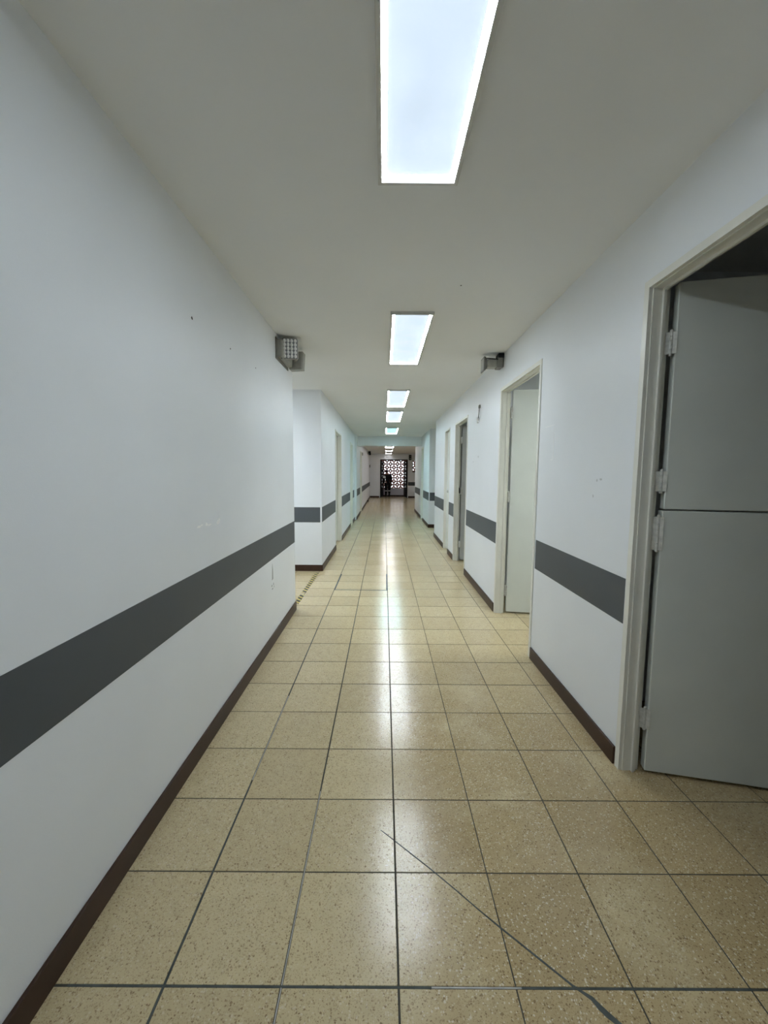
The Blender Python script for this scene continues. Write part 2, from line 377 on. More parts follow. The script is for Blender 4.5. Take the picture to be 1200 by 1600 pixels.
# end wall with gateway and window
GX0, GX1, GTOP = -0.215, 1.275, 2.068
bm = bmesh.new()
box(bm, -3.0, GX0, YE, YE+0.12, 0, CEIL); box(bm, GX0, GX1, YE, YE+0.12, GTOP, CEIL)
box(bm, GX1, 1.53, YE, YE+0.12, 0, CEIL); box(bm, 1.53, 2.35, YE, YE+0.12, 0, 1.385); box(bm, 1.53, 2.35, YE, YE+0.12, 2.03, CEIL); box(bm, 2.35, 4.2, YE, YE+0.12, 0, CEIL)
w_e = tag(obj('wall_end', bm, M_wall), 'grey-white wall at the far end of the corridor around the gateway', 'wall', kind='structure')
tag(obj('wall_back', B((-3.0, 4.2, YB-0.12, YB, 0, CEIL)), M_wall), 'white wall closing the corridor behind the camera', 'wall', kind='structure')
tag(obj('wall_outer_left', B((-3.12, -3.0, YB, 23.8, 0, CEIL)), M_wall), 'white wall at the back of the rooms left of the corridor', 'wall', kind='structure')
tag(obj('wall_outer_right', B((4.2, 4.32, YB, 23.8, 0, CEIL)), M_wall), 'white wall at the back of the rooms right of the corridor', 'wall', kind='structure')
# partitions between the rooms
for k, (xa, xb, y) in enumerate(((XR+THR, 4.2, 2.25), (XR+THR, 4.2, 4.45), (XR+THR, 4.2, 6.30), (XR+THR, 4.2, 7.60), (XR+THR, 4.2, 8.33), (XR2+TH, 4.2, 14.2),
                                 (-3.0, XL-0.16, 3.68), (-3.0, XL2-TH, 8.6), (-3.0, XL2-TH, 11.3))):
    yy = y
    tag(obj('wall_partition', B((xa, xb, yy, yy+0.12, 0, CEIL)), M_wall), 'partition wall %s from the camera between the side rooms on the %s' % (('first', 'second', 'third', 'fourth', 'fifth', 'sixth', 'first', 'second', 'third')[k], 'right' if xa > 0 else 'left'), 'wall', kind='structure')
tag(obj('wall_passage_end', B((2.8, 2.92, 8.45, 9.955, 0, CEIL)), M_wall), 'white wall at the end of the right side passage', 'wall', kind='structure')
tag(obj('wall_passage_end', B((-2.6, -2.48, 3.80, 5.352, 0, CEIL)), M_wall), 'white wall at the end of the left side passage', 'wall', kind='structure')

# ---- painted bands (part of the walls)
Z0, Z1, BT = 0.655, 0.856, 0.0012
def band_y(par, x, side, y0, y1):
    obj('grey_band', B((x, x+side*BT, y0, y1, Z0, Z1)), M_band, par)
def band_x(par, y, x0, x1):
    obj('grey_band', B((x0, x1, y-BT, y, Z0, Z1)), M_band, par)
band_y(w_l, XL, 1, YB, 3.797)
band_x(w_lf, 5.352, -2.47, -0.842)
band_y(w_l2, XL2, 1, 5.375, D_L1[0]-0.004); band_y(w_l2, XL2, 1, D_L1[1]+0.004, D_L2[0]-0.004); band_y(w_l2, XL2, 1, D_L2[1]+0.004, 11.2)
band_y(w_l3, XL3, 1, 11.60, D_L3[0]-0.004); band_y(w_l3, XL3, 1, D_L3[1]+0.004, YE-0.002)
band_y(w_r, XR, -1, YB, D_R1[0]-0.01); band_y(w_r, XR, -1, D_R1[1]+0.012, D_R2[0]-0.018); band_y(w_r, XR, -1, D_R2[1]+0.020, D_R3[0]-0.012)
band_y(w_r, XR, -1, D_R3[1]+0.010, D_R4[0]-0.006); band_y(w_r, XR, -1, D_R4[1]+0.006, 8.448)
band_x(w_rf, 9.83, XR2+0.02, 2.78); band_y(w_r2, XR2, -1, 9.86, D_R5[0]-0.01); band_y(w_r2, XR2, -1, 12.25, 14.25)
band_x(w_e, YE, GX1+0.03, 4.19)

# ---- baseboards
def bb(name, boxes, label):
    tag(obj(name, B(*boxes, bev=0.0015), M_base), label, 'baseboard', kind='structure')
BH, BD = 0.083, 0.011
bb('baseboard_left', [(XL, XL+BD, YB+0.01, 3.80, 0, BH)], 'dark brown baseboard along the near left wall')
bb('baseboard_left_return', [(-2.47, XL2+BD, 5.352-BD, 5.351, 0, BH)], 'dark brown baseboard under the wall face across the left passage')
bb('baseboard_left_middle', [(XL2, XL2+BD, 5.352, D_L1[0], 0, BH), (XL2, XL2+BD, D_L1[1], D_L2[0], 0, BH), (XL2, XL2+BD, D_L2[1], 11.39, 0, BH)], 'dark baseboard between the two left doorways')
bb('baseboard_left_far', [(XL3, XL3+BD, 11.41, D_L3[0], 0, BH), (XL3, XL3+BD, D_L3[1], YE, 0, BH)], 'dark baseboard along the far left wall beyond the beam')
bb('baseboard_right', [(XR-BD, XR, YB+0.01, D_R1[0], 0, BH), (XR-BD, XR, D_R1[1]+0.008, D_R2[0]-0.01, 0, BH), (XR-BD, XR, D_R2[1]+0.008, D_R3[0], 0, BH), (XR-BD, XR, D_R3[1], D_R4[0], 0, BH), (XR-BD, XR, D_R4[1], 8.45, 0, BH)], 'dark brown baseboard along the right wall between the doorways')
bb('baseboard_right_return', [(XR2-BD, 2.78, 9.83-BD, 9.829, 0, BH)], 'black baseboard under the wall face across the right passage')
bb('baseboard_right_far', [(XR2-BD, XR2, 9.83, D_R5[0], 0, BH), (XR2-BD, XR2, D_R5[1], 14.3, 0, BH)], 'dark baseboard along the right wall by the beam')
bb('baseboard_end', [(XL3+BD, GX0-0.04, YE-BD, YE, 0, BH), (GX1+0.04, 4.19, YE-BD, YE, 0, BH)], 'dark baseboard on the end wall either side of the gateway')

# ---- doors
def frame_bm(x, side, y0, y1, top, th=None):
    th = th or TH
    # x = wall face, side = +1 when the room lies towards +X. Stepped steel profile on two jambs and the head.
    bm = bmesh.new(); s = side
    prof = [(-0.006, 0.010, 0.030), (0.010, 0.050, 0.034), (0.046, 0.056, 0.044), (0.056, 0.066, 0.038), (0.066, th+0.004, 0.026)]
    for d0, d1, w in prof:
        o0 = 0.0 if d0 < 0 else 0.0005
        box(bm, x+s*d0, x+s*d1, y0+o0, y0+w, 0.001, top)
        box(bm, x+s*d0, x+s*d1, y1-w, y1-o0, 0.001, top)
        box(bm, x+s*d0, x+s*d1, y0+w, y1-w, top-w, top-o0)
    return bm
def hinge(par, x, y, z, h=0.10, dirv=(1, 0)):
    bm = bmesh.new(); n = 5
    for i in range(n):
        a = z-h/2+h*i/n; cyl(bm, (x, y, a+0.0008), (x, y, a+h/n-0.0008), 0.0062, n=10)
    ball(bm, (x, y, z+h/2+0.004), 0.0065, u=8, v=6); ball(bm, (x, y, z-h/2-0.004), 0.0065, u=8, v=6)
    d = Vector((dirv[0], dirv[1], 0)); nrm = Vector((d.y, -d.x, 0))
    q = Vector((x, y, z))
    for t0, t1 in ((0.004, 0.020), (-0.020, -0.004)):
        vs = []
        for zz in (-h/2, h/2):
            for tt, nn in ((t0, 0.0), (t1, 0.0), (t1, 0.0025), (t0, 0.0025)):
                vs.append(bm.verts.new(q+d*tt+nrm*nn+Vector((0, 0, zz))))
        for f in ((0,1,2,3),(7,6,5,4),(0,4,5,1),(1,5,6,2),(2,6,7,3),(3,7,4,0)): bm.faces.new([vs[i] for i in f])
    bmesh.ops.recalc_face_normals(bm, faces=bm.faces[:])
    return obj('hinge', bm, M_hinge, par)
def leaf_part(name, par, p, d, w, t, z0, z1, mat_):
    # slab from hinge point p along d, thickness t behind the visible face
    bm = bmesh.new(); box(bm, 0, w, 0, t, z0, z1, bev=0.0025)
    n = Vector((-d[1], d[0], 0))
    M = Matrix(((d[0], n.x, 0, p[0]), (d[1], n.y, 0, p[1]), (0, 0, 1, 0), (0, 0, 0, 1)))
    bm.transform(M)
    return obj(name, bm, mat_, par)
def unit(a, b):
    l = math.hypot(a, b); return (a/l, b/l)

# door 1: nearest, split (stable) door swung into the dark room
d1 = tag(thing('door_1', (XR, 1.24, 0), 'grey two-part stable door standing open at the right edge', 'door'), kind='structure')
tag(obj('door_frame', frame_bm(XR, 1, *D_R1, th=THR), M_frame, d1), 'cream painted steel door frame')
dv = unit(0.455, -0.102); hp = (1.151, 1.672)
lo = leaf_part('lower_leaf', d1, hp, dv, 0.80, 0.042, 0.014, 1.160, M_leaf)
hi = leaf_part('upper_leaf', d1, (hp[0]+0.004, hp[1]-0.001), dv, 0.796, 0.042, 1.1665, 2.062, M_leaf)
for z, h, pr in ((1.832, 0.085, hi), (1.281, 0.082, hi), (1.064, 0.14, lo), (0.251, 0.09, lo)):
    hinge(pr, 1.1425, 1.680, z, h, (0.8, -0.6))
# door 2
d2 = tag(thing('door_2', (XR, 3.28, 0), 'pale door standing open inside the second doorway on the right', 'door'), kind='structure')
tag(obj('door_frame', frame_bm(XR, 1, *D_R2, th=THR), M_frame, d2), 'cream painted steel door frame')
dv = unit(0.225, -0.034)
l2 = leaf_part('door_leaf', d2, (1.157, 3.735), dv, 0.84, 0.042, 0.016, 2.060, M_leaf)
for z in (1.86, 1.10, 0.22): hinge(l2, 1.147, 3.738, z, 0.09, (0.6, -0.8))
# door 3
d3 = tag(thing('door_3', (XR, 5.65, 0), 'grey door standing ajar in the third doorway on the right', 'door'), kind='structure')
tag(obj('door_frame', frame_bm(XR, 1, *D_R3, th=THR), M_frame, d3), 'cream painted steel door frame')
dv = unit(0.97, -0.24)
l3 = leaf_part('door_leaf', d3, (1.150, 6.062), dv, 0.80, 0.042, 0.016, 2.015, M_leaf2)
for z in (1.80, 1.05, 0.25): hinge(l3, 1.142, 6.064, z, 0.09, (0.6, -0.8))
bm = bmesh.new(); box(bm, 1.118, 1.128, 6.050, 6.080, 1.02, 1.10, bev=0.002); obj('strike_plate', bm, M_black, d3)
# doors 4 and 5 on the right, 6 to 8 on the left: closed leaf at the back of the frame
def closed_door(name, x, side, D, label, z=0.015):
    e = tag(thing(name, (x, (D[0]+D[1])/2, 0), label, 'door'), kind='structure')
    tag(obj('door_frame', frame_bm(x, side, *D, th=0.078 if x == XR else None), M_frame, e), 'cream painted steel door frame')
    q = 0.04 if x == XR else 0.085; a, b = sorted((x+side*q, x+side*(q+0.037)))
    obj('door_leaf', B((a, b, D[0]+0.028, D[1]-0.028, 0.012, D[2]-0.028), bev=0.002), M_leaf, e)
    bm = bmesh.new(); hy = D[0]+0.10; cyl(bm, (x+side*q, hy, 1.02), (x+side*(q-0.035), hy, 1.02), 0.010); ball(bm, (x+side*(q-0.04), hy, 1.02), 0.024)
    obj('door_knob', bm, M_hinge, e, smooth=True)
    return e
closed_door('door_4', XR, 1, D_R4, 'narrow cream doorway, fourth on the right wall')
closed_door('door_5', XR2, 1, D_R5, 'grey doorway in the right wall just before the ceiling beam')
closed_door('door_6', XL2, -1, D_L1, 'cream doorway nearest on the left, beyond the side passage')
closed_door('door_7', XL2, -1, D_L2, 'bluish doorway second on the left, just before the ceiling beam')
closed_door('door_8', XL3, -1, D_L3, 'small far doorway on the left wall beyond the ceiling beam')

# ---- marks on the walls
def blob_x(name, par, x, side, pts, mat_, t=0.0006, label=None):
    bm = bmesh.new()
    a = [bm.verts.new((x, y, z)) for y, z in pts]; b = [bm.verts.new((x+side*t, y, z)) for y, z in pts]
    n = len(pts); bm.faces.new(a); bm.faces.new(b[::-1])
    for i in range(n): bm.faces.new((a[i], a[(i+1) % n], b[(i+1) % n], b[i]))
    bmesh.ops.recalc_face_normals(bm, faces=bm.faces[:])
    o = obj(name, bm, mat_, par)
    if label: o['label'] = label
    return o
def rough_poly(cy, cz, ry, rz, n=9):
    return [(cy+ry*math.cos(2*math.pi*i/n)*random.uniform(0.6, 1.1), cz+rz*math.sin(2*math.pi*i/n)*random.uniform(0.6, 1.1)) for i in range(n)]
for y, z, r in ((1.842, 1.973, 0.0075), (2.287, 1.976, 0.005), (2.726, 1.985, 0.0045)):
    blob_x('screw_hole', w_l, XL, 1, rough_poly(y, z, r, r*1.1, 10), M_hole)
for y, z, ry, rz in ((1.838, 1.058, 0.021, 0.008), (1.865, 1.062, 0.014, 0.005), (1.918, 1.060, 0.015, 0.009), (1.950, 1.054, 0.024, 0.005), (2.050, 1.052, 0.020, 0.012), (2.068, 1.062, 0.008, 0.015)):
    blob_x('paint_chip', w_l, XL, 1, rough_poly(y, z, ry, rz), M_chip)
blob_x('scuff_mark', w_l, XL, 1, [(3.006, 0.495), (3.045, 0.500), (3.040, 0.56), (3.030, 0.625), (3.022, 0.60), (3.016, 0.55)], M_scuff)
for y, z, ry, rz in ((3.005, 0.455, 0.012, 0.010), (3.05, 0.458, 0.010, 0.012), (3.02, 0.428, 0.022, 0.006), (3.06, 0.436, 0.008, 0.009)):
    blob_x('scuff_mark', w_l, XL, 1, rough_poly(y, z, ry, rz), M_scuff)
# ridge of paint where a plate was taken off the right wall
bm = B((XR-0.0012, XR, 2.560, 2.563, 1.40, 1.60), (XR-0.0012, XR, 2.56, 2.70, 1.612, 1.615), (XR-0.0012, XR, 2.565, 2.60, 1.398, 1.401))
tag(obj('paint_ridge', bm, M_chip, w_r), 'faint outline left by a removed plate')
for y, z, ry, rz in ((1.985, 1.285, 0.012, 0.006), (2.02, 1.28, 0.006, 0.008), (2.05, 1.20, 0.006, 0.010), (4.60, 1.50, 0.02, 0.012), (4.85, 1.45, 0.015, 0.006)):
    blob_x('scuff_mark', w_r, XR, -1, rough_poly(y, z, ry, rz), mat('faint_scuff', (0.62, 0.63, 0.64, 1), 0.6, 0.3, var=0.1))

# ================================================================== THINGS
# ---- ceiling panels
def ceiling_light(x0, x1, y0, y1, label, mf, mr_):
    e = thing('ceiling_light', ((x0+x1)/2, (y0+y1)/2, CEIL), label, 'ceiling light', 'row of flat panel lamps along the ceiling')
    t, zb = 0.014, CEIL-0.018
    bm = B((x0-t, x0, y0-t, y1+t, zb, CEIL), (x1, x1+t, y0-t, y1+t, zb, CEIL), (x0, x1, y0-t, y0, zb, CEIL), (x0, x1, y1, y1+t, zb, CEIL))
    obj('trim_frame', bm, M_trim, e)
    w, zr = 0.0165, CEIL-0.002
    bm = B((x0, x0+w, y0, y1, zr, CEIL), (x1-w, x1, y0, y1, zr, CEIL), (x0+w, x1-w, y0, y0+w, zr, CEIL), (x0+w, x1-w, y1-w, y1, zr, CEIL))
    tag(obj('lit_rim', bm, mr_, e), 'brighter lit rim of the panel')
    obj('diffuser', B((x0+w, x1-w, y0+w, y1-w, zr, CEIL)), mf, e)
    return e
ceiling_light(-0.013, 0.250, -2.10, -0.88, 'flat panel lamp on the ceiling behind the camera', M_face, M_rim_old)
ceiling_light(-0.015, 0.247, 0.36, 1.582, 'largest and nearest flat panel lamp, cut off by the top of the picture', M_face, M_rim_dim)
ceiling_light(0.050, 0.314, 2.818, 4.047, 'second flat panel lamp from the camera, bluish white', M_face, M_rim)
ceiling_light(0.043, 0.313, 5.322, 6.600, 'third flat panel lamp from the camera', M_face, M_rim_new)
ceiling_light(0.044, 0.312, 7.078, 8.440, 'fourth flat panel lamp from the camera, close behind the third', M_face, M_rim_new)
ceiling_light(0.033, 0.325, 9.617, 10.96, 'cyan tinted flat panel lamp just before the beam', M_facec, M_rimc)
ceiling_light(0.050, 0.350, 13.50, 14.72, 'flat panel lamp hidden behind the beam', M_facew, M_rimw)
ceiling_light(0.052, 0.360, 16.00, 17.05, 'first lamp seen under the beam, clear white', M_facew, M_rimw)
ceiling_light(0.060, 0.370, 18.60, 19.75, 'second lamp seen under the beam, clear white', M_facew, M_rimw)
ceiling_light(0.075, 0.380, 21.20, 22.05, 'last lamp before the end wall, clear white', M_facew, mat_panel('panel_rim_weak', (0.96, 0.95, 0.98, 1), LIGHT_EDGE*0.25, 0.02))
# lamp of the room behind door 2 (out of view, lights the open door)
ceiling_light(-2.1, -1.4, 4.35, 4.65, 'panel lamp inside the left side passage, out of view behind the wall', M_face, mat_panel('panel_rim_passage', (0.87, 0.97, 1.05, 1), LIGHT_EDGE*2.4, 0.02))
e = ceiling_light(1.7, 2.3, 2.75, 3.05, 'panel lamp inside the room of the second right doorway', M_face, mat_panel('panel_rim_room', (0.93, 1.0, 0.95, 1), 240.0, 0.02))

# ---- emergency light on the left wall
e = thing('emergency_light', (XL, 3.42, 2.21), 'grey twin-head emergency light with a grid of clear LEDs high on the left wall', 'emergency light')
bm = bmesh.new(); box(bm, XL, XL+0.048, 3.245, 3.60, 2.205, 2.335, bev=0.008)
obj('housing', bm, M_greyp, e)
obj('back_plate', B((XL, XL+0.006, 3.225, 3.62, 2.185, 2.345)), M_greyd, e)
bm = bmesh.new(); cyl(bm, (XL+0.03, 3.30, 2.203), (XL+0.03, 3.30, 2.209), 0.006, n=10); obj('test_button', bm, M_black, e)
def lamp_head(par, c, rz, tilt, leds=True):
    M = Matrix.Translation(c) @ Matrix.Rotation(rz, 4, 'Z') @ Matrix.Rotation(tilt, 4, 'X') @ Matrix.Scale(1.2, 4)
    bm = bmesh.new(); box(bm, -0.052, 0.052, -0.02, 0.03, -0.066, 0.066, bev=0.008); bm.transform(M)
    h = obj('lamp_head', bm, M_greyp, par)
    bm = B((-0.047, 0.047, -0.024, -0.019, -0.061, 0.061)); bm.transform(M); obj('led_board', bm, M_ledgap, h)
    bm = bmesh.new()
    for i in range(4):
        for j in range(5):
            ball(bm, (-0.0345+i*0.023, -0.024, -0.047+j*0.0235), 0.0108, (0.92, 0.9, 1.12), 10, 7)
    bm.transform(M); obj('led_lenses', bm, M_chrome, h, smooth=True)
    bm = bmesh.new(); cyl(bm, (0, 0.03, 0), (0, 0.055, 0), 0.014, n=10); bm.transform(M); obj('swivel', bm, M_greyd, h)
lamp_head(e, (-0.752, 3.33, 2.285), math.radians(10), math.radians(12))
lamp_head(e, (-0.757, 3.625, 2.262), math.radians(168), math.radians(10))

# ---- lamp on the right wall above door 2
e = thing('wall_lamp', (XR, 3.75, 2.24), 'small grey lamp with flared end high on the right wall above the second doorway', 'wall lamp')
obj('bracket', B((XR-0.05, XR, 3.70, 3.80, 2.332, 2.372), bev=0.004), M_black, e)
bm = bmesh.new(); box(bm, 0.995, XR-0.006, 3.70, 3.80, 2.248, 2.335, bev=0.006); obj('rear_cap', bm, M_greyd, e)
bm = bmesh.new(); box(bm, 0.905, 0.996, 3.705, 3.795, 2.252, 2.322, bev=0.010); obj('housing', bm, M_greyp, e)
bm = bmesh.new()
pr = [(0.908, 0.040), (0.892, 0.052), (0.880, 0.060), (0.874, 0.060)]
rings = []
for x, h in pr:
    rings.append([bm.verts.new((x, 3.75+sy*h, 2.284+sz*h-(0.91-x)*0.15)) for sy, sz in ((-1,-1),(1,-1),(1,1),(-1,1))])
for a, b in zip(rings, rings[1:]):
    for i in range(4): bm.faces.new((a[i], a[(i+1) % 4], b[(i+1) % 4], b[i]))
bm.faces.new(rings[0][::-1]); bm.faces.new(rings[-1]); bmesh.ops.recalc_face_normals(bm, faces=bm.faces[:])
obj('flared_shade', bm, M_greyd, e)
bm = B((0.8715, 0.8745, 3.70, 3.80, 2.232, 2.326)); obj('lens', bm, M_greyp, e)
bm = bmesh.new(); cyl(bm, (0.90, 3.70, 2.325), (1.0, 3.70, 2.318), 0.005, n=8); obj('cable', bm, M_black, e)

# ---- cord with white end on the right wall
e = thing('hanging_cord', (XR, 4.59, 1.88), 'thin cord with white bulb-shaped end hanging on the right wall', 'cord')
bm = bmesh.new(); box(bm, XR-0.016, XR, 4.555, 4.60, 2.030, 2.066, bev=0.004); obj('clip', bm, M_greyd, e)
obj('mount_plate', B((XR-0.005, XR, 4.57, 4.66, 1.93, 2.062), bev=0.002), M_white, e)
bm = bmesh.new(); cyl(bm, (XR-0.010, 4.575, 2.04), (XR-0.012, 4.59, 1.925), 0.0035, n=8); obj('cord', bm, M_black, e)
bm = bmesh.new(); ball(bm, (XR-0.018, 4.60, 1.915), 0.017, (1, 1, 1.2)); ball(bm, (XR-0.016, 4.602, 1.888), 0.014, (1, 1, 1.1)); obj('pull_knob', bm, M_white, e, smooth=True)

# ---- small fittings at the far end
e = thing('loudspeaker', (1.40, YE, 2.04), 'black box loudspeaker on the end wall right of the gateway', 'loudspeaker')
obj('cabinet', B((1.335, 1.465, YE-0.15, YE-0.03, 2.040, 2.315), bev=0.006), M_black, e)
obj('bracket', B((1.38, 1.42, YE-0.03, YE, 2.15, 2.21)), M_black, e)
bm = bmesh.new(); cyl(bm, (1.40, YE-0.156, 2.12), (1.40, YE-0.148, 2.12), 0.05, n=20); cyl(bm, (1.40, YE-0.156, 2.24), (1.40, YE-0.148, 2.24), 0.03, n=16); obj('grille', bm, M_greyd, e)
e = thing('exit_lamp', (XL3, 19.4, 2.2), 'small dark twin lamp high on the far left wall', 'wall lamp')
bm = bmesh.new(); box(bm, XL3, XL3+0.05, 19.2, 19.55, 2.20, 2.33, bev=0.006); obj('housing', bm, M_greyd, e)
bm = bmesh.new(); box(bm, XL3+0.05, XL3+0.14, 19.16, 19.24, 2.24, 2.34, bev=0.01); obj('lamp_head', bm, M_black, e)
bm = bmesh.new(); box(bm, XL3+0.05, XL3+0.14, 19.50, 19.58, 2.18, 2.28, bev=0.01); obj('lamp_head', bm, M_black, e)
bm = bmesh.new(); box(bm, XL3, XL3+0.03, 14.28, 14.40, 1.93, 2.03, bev=0.004); tag(obj('wall_box', bm, M_greyp), 'small grey box on the far left wall beside the far doorway', 'wall box')
bm = bmesh.new(); box(bm, XL3, XL3+0.035, 21.6, 21.72, 1.62, 1.76, bev=0.004); tag(obj('alarm_button', bm, M_black), 'small black box on the left wall near the end wall', 'wall box')
bm = bmesh.new(); cyl(bm, (XL3+BD, 18.6, 0.05), (XL3+BD+0.055, 18.6, 0.05), 0.022, 0.03, n=14); tag(obj('door_stop', bm, M_black), 'small black door stop low on the far left wall', 'door stop')
bm = bmesh.new(); cyl(bm, (0.235, 21.2, CEIL-0.075), (0.235, 21.2, CEIL-0.01), 0.012, n=8); cyl(bm, (0.235, 21.2, CEIL-0.085), (0.235, 21.2, CEIL-0.07), 0.035, n=14)
tag(obj('sprinkler', bm, M_black), 'small black sprinkler hanging in front of the last far lamp', 'sprinkler')

# ---- gateway
e = thing('gate', ((GX0+GX1)/2, YE, 0), 'black steel gate frame with both barred leaves swung outwards at the corridor end', 'gate')
obj('gate_frame', B((GX0, GX0+0.055, YE-0.025, YE+0.10, 0.002, GTOP), (GX1-0.055, GX1, YE-0.025, YE+0.10, 0.002, GTOP), (GX0+0.055, GX1-0.055, YE-0.025, YE+0.10, GTOP-0.05, GTOP)), M_black, e)
for s, hx, tx in ((1, GX0+0.06, -0.045), (-1, GX1-0.06, 1.125)):
    p0 = Vector((hx, YE+0.06, 0)); p1 = Vector((tx, YE+0.74, 0)); L = (p1-p0).length
    M = Matrix.Translation(p0) @ Matrix.Rotation(math.atan2(p1.y-p0.y, p1.x-p0.x), 4, 'Z')
    bm = B((0, 0.05, -0.02, 0.02, 0.03, 1.99), (L-0.05, L, -0.02, 0.02, 0.03, 1.99), (0.05, L-0.05, -0.02, 0.02, 0.03, 0.08), (0.05, L-0.05, -0.02, 0.02, 1.94, 1.99), (0.05, L-0.05, -0.02, 0.02, 0.08, 0.50))
    bm.transform(M); lf = obj('gate_leaf', bm, M_black, e)
    for i in range(4):
        bm = bmesh.new(); x = 0.05+(L-0.1)*(i+1)/5; cyl(bm, (x, 0, 0.50), (x, 0, 1.94), 0.009, n=8); bm.transform(M); obj('bar', bm, M_black, lf)

# ---- screen of terracotta blocks outside
def block_mesh(flip):
    s, d, n = 0.09835, 0.08, 48
    bm = bmesh.new(); ro, ri = [], []
    cut = 0.040
    for i in range(n):
        a = 2*math.pi*i/n; u, v = math.cos(a), math.sin(a)
        k = s/max(abs(u), abs(v)); X, Y = u*k, v*k
        # two opposite corners cut away
        t = abs(X-Y)
        if t > 2*s-cut: f = (2*s-cut)/t; X, Y = X*f, Y*f
        # leaf-shaped hole along the other diagonal
        R = 0.137; off = 0.095
        def inside(r):
            p, q = (r*u+r*v)/math.sqrt(2), (r*u-r*v)/math.sqrt(2)
            return (p*p+(abs(q)+off)**2) < R*R
        r = 0.0
        for st in range(300):
            if inside(r+0.0005): r += 0.0005
            else: break
        ro.append((X, Y)); ri.append((r*u, r*v))
    sg = -1 if flip else 1
    V = lambda p, y: bm.verts.new((sg*p[0], y, p[1]))
    of = [V(p, -d/2) for p in ro]; ob = [V(p, d/2) for p in ro]; jf = [V(p, -d/2) for p in ri]; jb = [V(p, d/2) for p in ri]
    for i in range(n):
        j = (i+1) % n
        bm.faces.new((of[i], of[j], jf[j], jf[i])); bm.faces.new((ob[j], ob[i], jb[i], jb[j]))
        bm.faces.new((of[j], of[i], ob[i], ob[j])); bm.faces.new((jf[i], jf[j], jb[j], jb[i]))
    bmesh.ops.recalc_face_normals(bm, faces=bm.faces[:])
    me = bpy.data.meshes.new('block'); bm.to_mesh(me); bm.free(); me.materials.append(M_terra)
    return me
bmesh_ab = (block_mesh(False), block_mesh(True))
scr = thing('block_screen', (0.55, 23.5, 0.5), 'terracotta breeze block screen glowing with daylight beyond the gateway', 'screen')
BP = 0.1967
for j in range(10):
    for i in range(17):
        x = -0.817+BP*(i+0.5); z = 0.475+BP*(j+0.5)
        if z+BP/2 > CEIL+0.12: continue
        obj_me('block', bmesh_ab[(i+j) % 2], None, scr, loc=(x, 23.5, z))
tag(obj('wall_parapet', B((-3.0, 4.2, 23.44, 23.56, 0, 0.475)), M_parapet), 'low white parapet wall under the terracotta block screen', 'wall', kind='structure')
tag(obj('wall_porch_left', B((-3.0, -0.818, 23.44, 23.56, 0.475, CEIL)), M_wall), 'wall left of the block screen outside the gateway', 'wall', kind='structure')
tag(obj('wall_porch_right', B((2.528, 4.2, 23.44, 23.56, 0.475, CEIL)), M_wall), 'wall right of the block screen outside the gateway', 'wall', kind='structure')
bb('baseboard_parapet', [(-1.5, 3.5, 23.428, 23.439, 0, 0.075)], 'black baseboard along the parapet outside the gateway')
win = tag(thing('window_1', (1.94, YE, 1.385), 'small window opening in the end wall showing terracotta blocks', 'window'), kind='structure')
obj('window_frame', B((1.53, 1.56, YE-0.01, YE+0.12, 1.385, 2.03), (2.32, 2.35, YE-0.01, YE+0.12, 1.385, 2.03), (1.56, 2.32, YE-0.01, YE+0.12, 2.0, 2.03), (1.56, 2.32, YE-0.03, YE+0.12, 1.385, 1.43)), M_greyd, win)
tag(obj('ground', B((-30, 30, 23.8, 80, -0.5, -0.12)), M_out), 'pale ground outside beyond the block screen', 'ground', kind='structure')

# ---- person in the gateway
def skin(name, pts, edges, root, mat_, parent, sub=2):
    me = bpy.data.meshes.new(name)
    me.from_pydata([p[:3] for p in pts], edges, [])
    o = bpy.data.objects.new(name, me); C.objects.link(o)
    md = o.modifiers.new('skin', 'SKIN'); md.use_smooth_shade = True
    for i, p in enumerate(pts):
        r = p[3]
        me.skin_vertices[0].data[i].radius = (r, r) if not isinstance(r, tuple) else r
        me.skin_vertices[0].data[i].use_root = (i == root)
    sd = o.modifiers.new('sub', 'SUBSURF'); sd.levels = sub; sd.render_levels = sub
    dg = bpy.context.evaluated_depsgraph_get(); dg.update()
    nm = bpy.data.meshes.new_from_object(o.evaluated_get(dg))
    bpy.data.objects.remove(o); bpy.data.meshes.remove(me)
    nm.materials.clear(); nm.materials.append(mat_)
    nm.name = name
    return obj_me(name, nm, None, parent, smooth=True)
PX, PY = 0.20, 22.62
pe = thing('person', (PX, PY, 0), 'person in dark uniform and cap standing in the gateway at the corridor end', 'person')
def at(*q): return (PX+q[0], PY+q[1], q[2], q[3])
# figure turned towards the left gate leaf (face to -X), 1.5 m tall
body = [at(0,0,0.80,0.105), at(0.005,0,0.95,0.105), at(0.0,0,1.10,0.12), at(0.0,0,1.22,0.10), at(-0.005,-0.03,1.285,0.045),
        at(-0.012,-0.055,1.34,0.068), at(-0.015,-0.07,1.42,0.082), at(-0.005,-0.07,1.475,0.055),
        at(0.0,-0.09,0.76,0.085), at(0.012,-0.095,0.44,0.058), at(0.03,-0.10,0.08,0.038), at(-0.09,-0.105,0.035,0.030),
        at(0.0,0.09,0.76,0.085), at(-0.005,0.095,0.44,0.058), at(0.0,0.10,0.08,0.038), at(-0.12,0.105,0.035,0.030),
        at(0.0,-0.165,1.20,0.052), at(0.025,-0.205,0.97,0.042), at(-0.06,-0.20,0.77,0.031), at(-0.085,-0.198,0.70,0.033),
        at(0.0,0.165,1.20,0.052), at(0.02,0.205,0.97,0.042), at(-0.08,0.20,0.78,0.031), at(-0.11,0.198,0.71,0.033),
        at(-0.112,-0.07,1.395,0.014)]
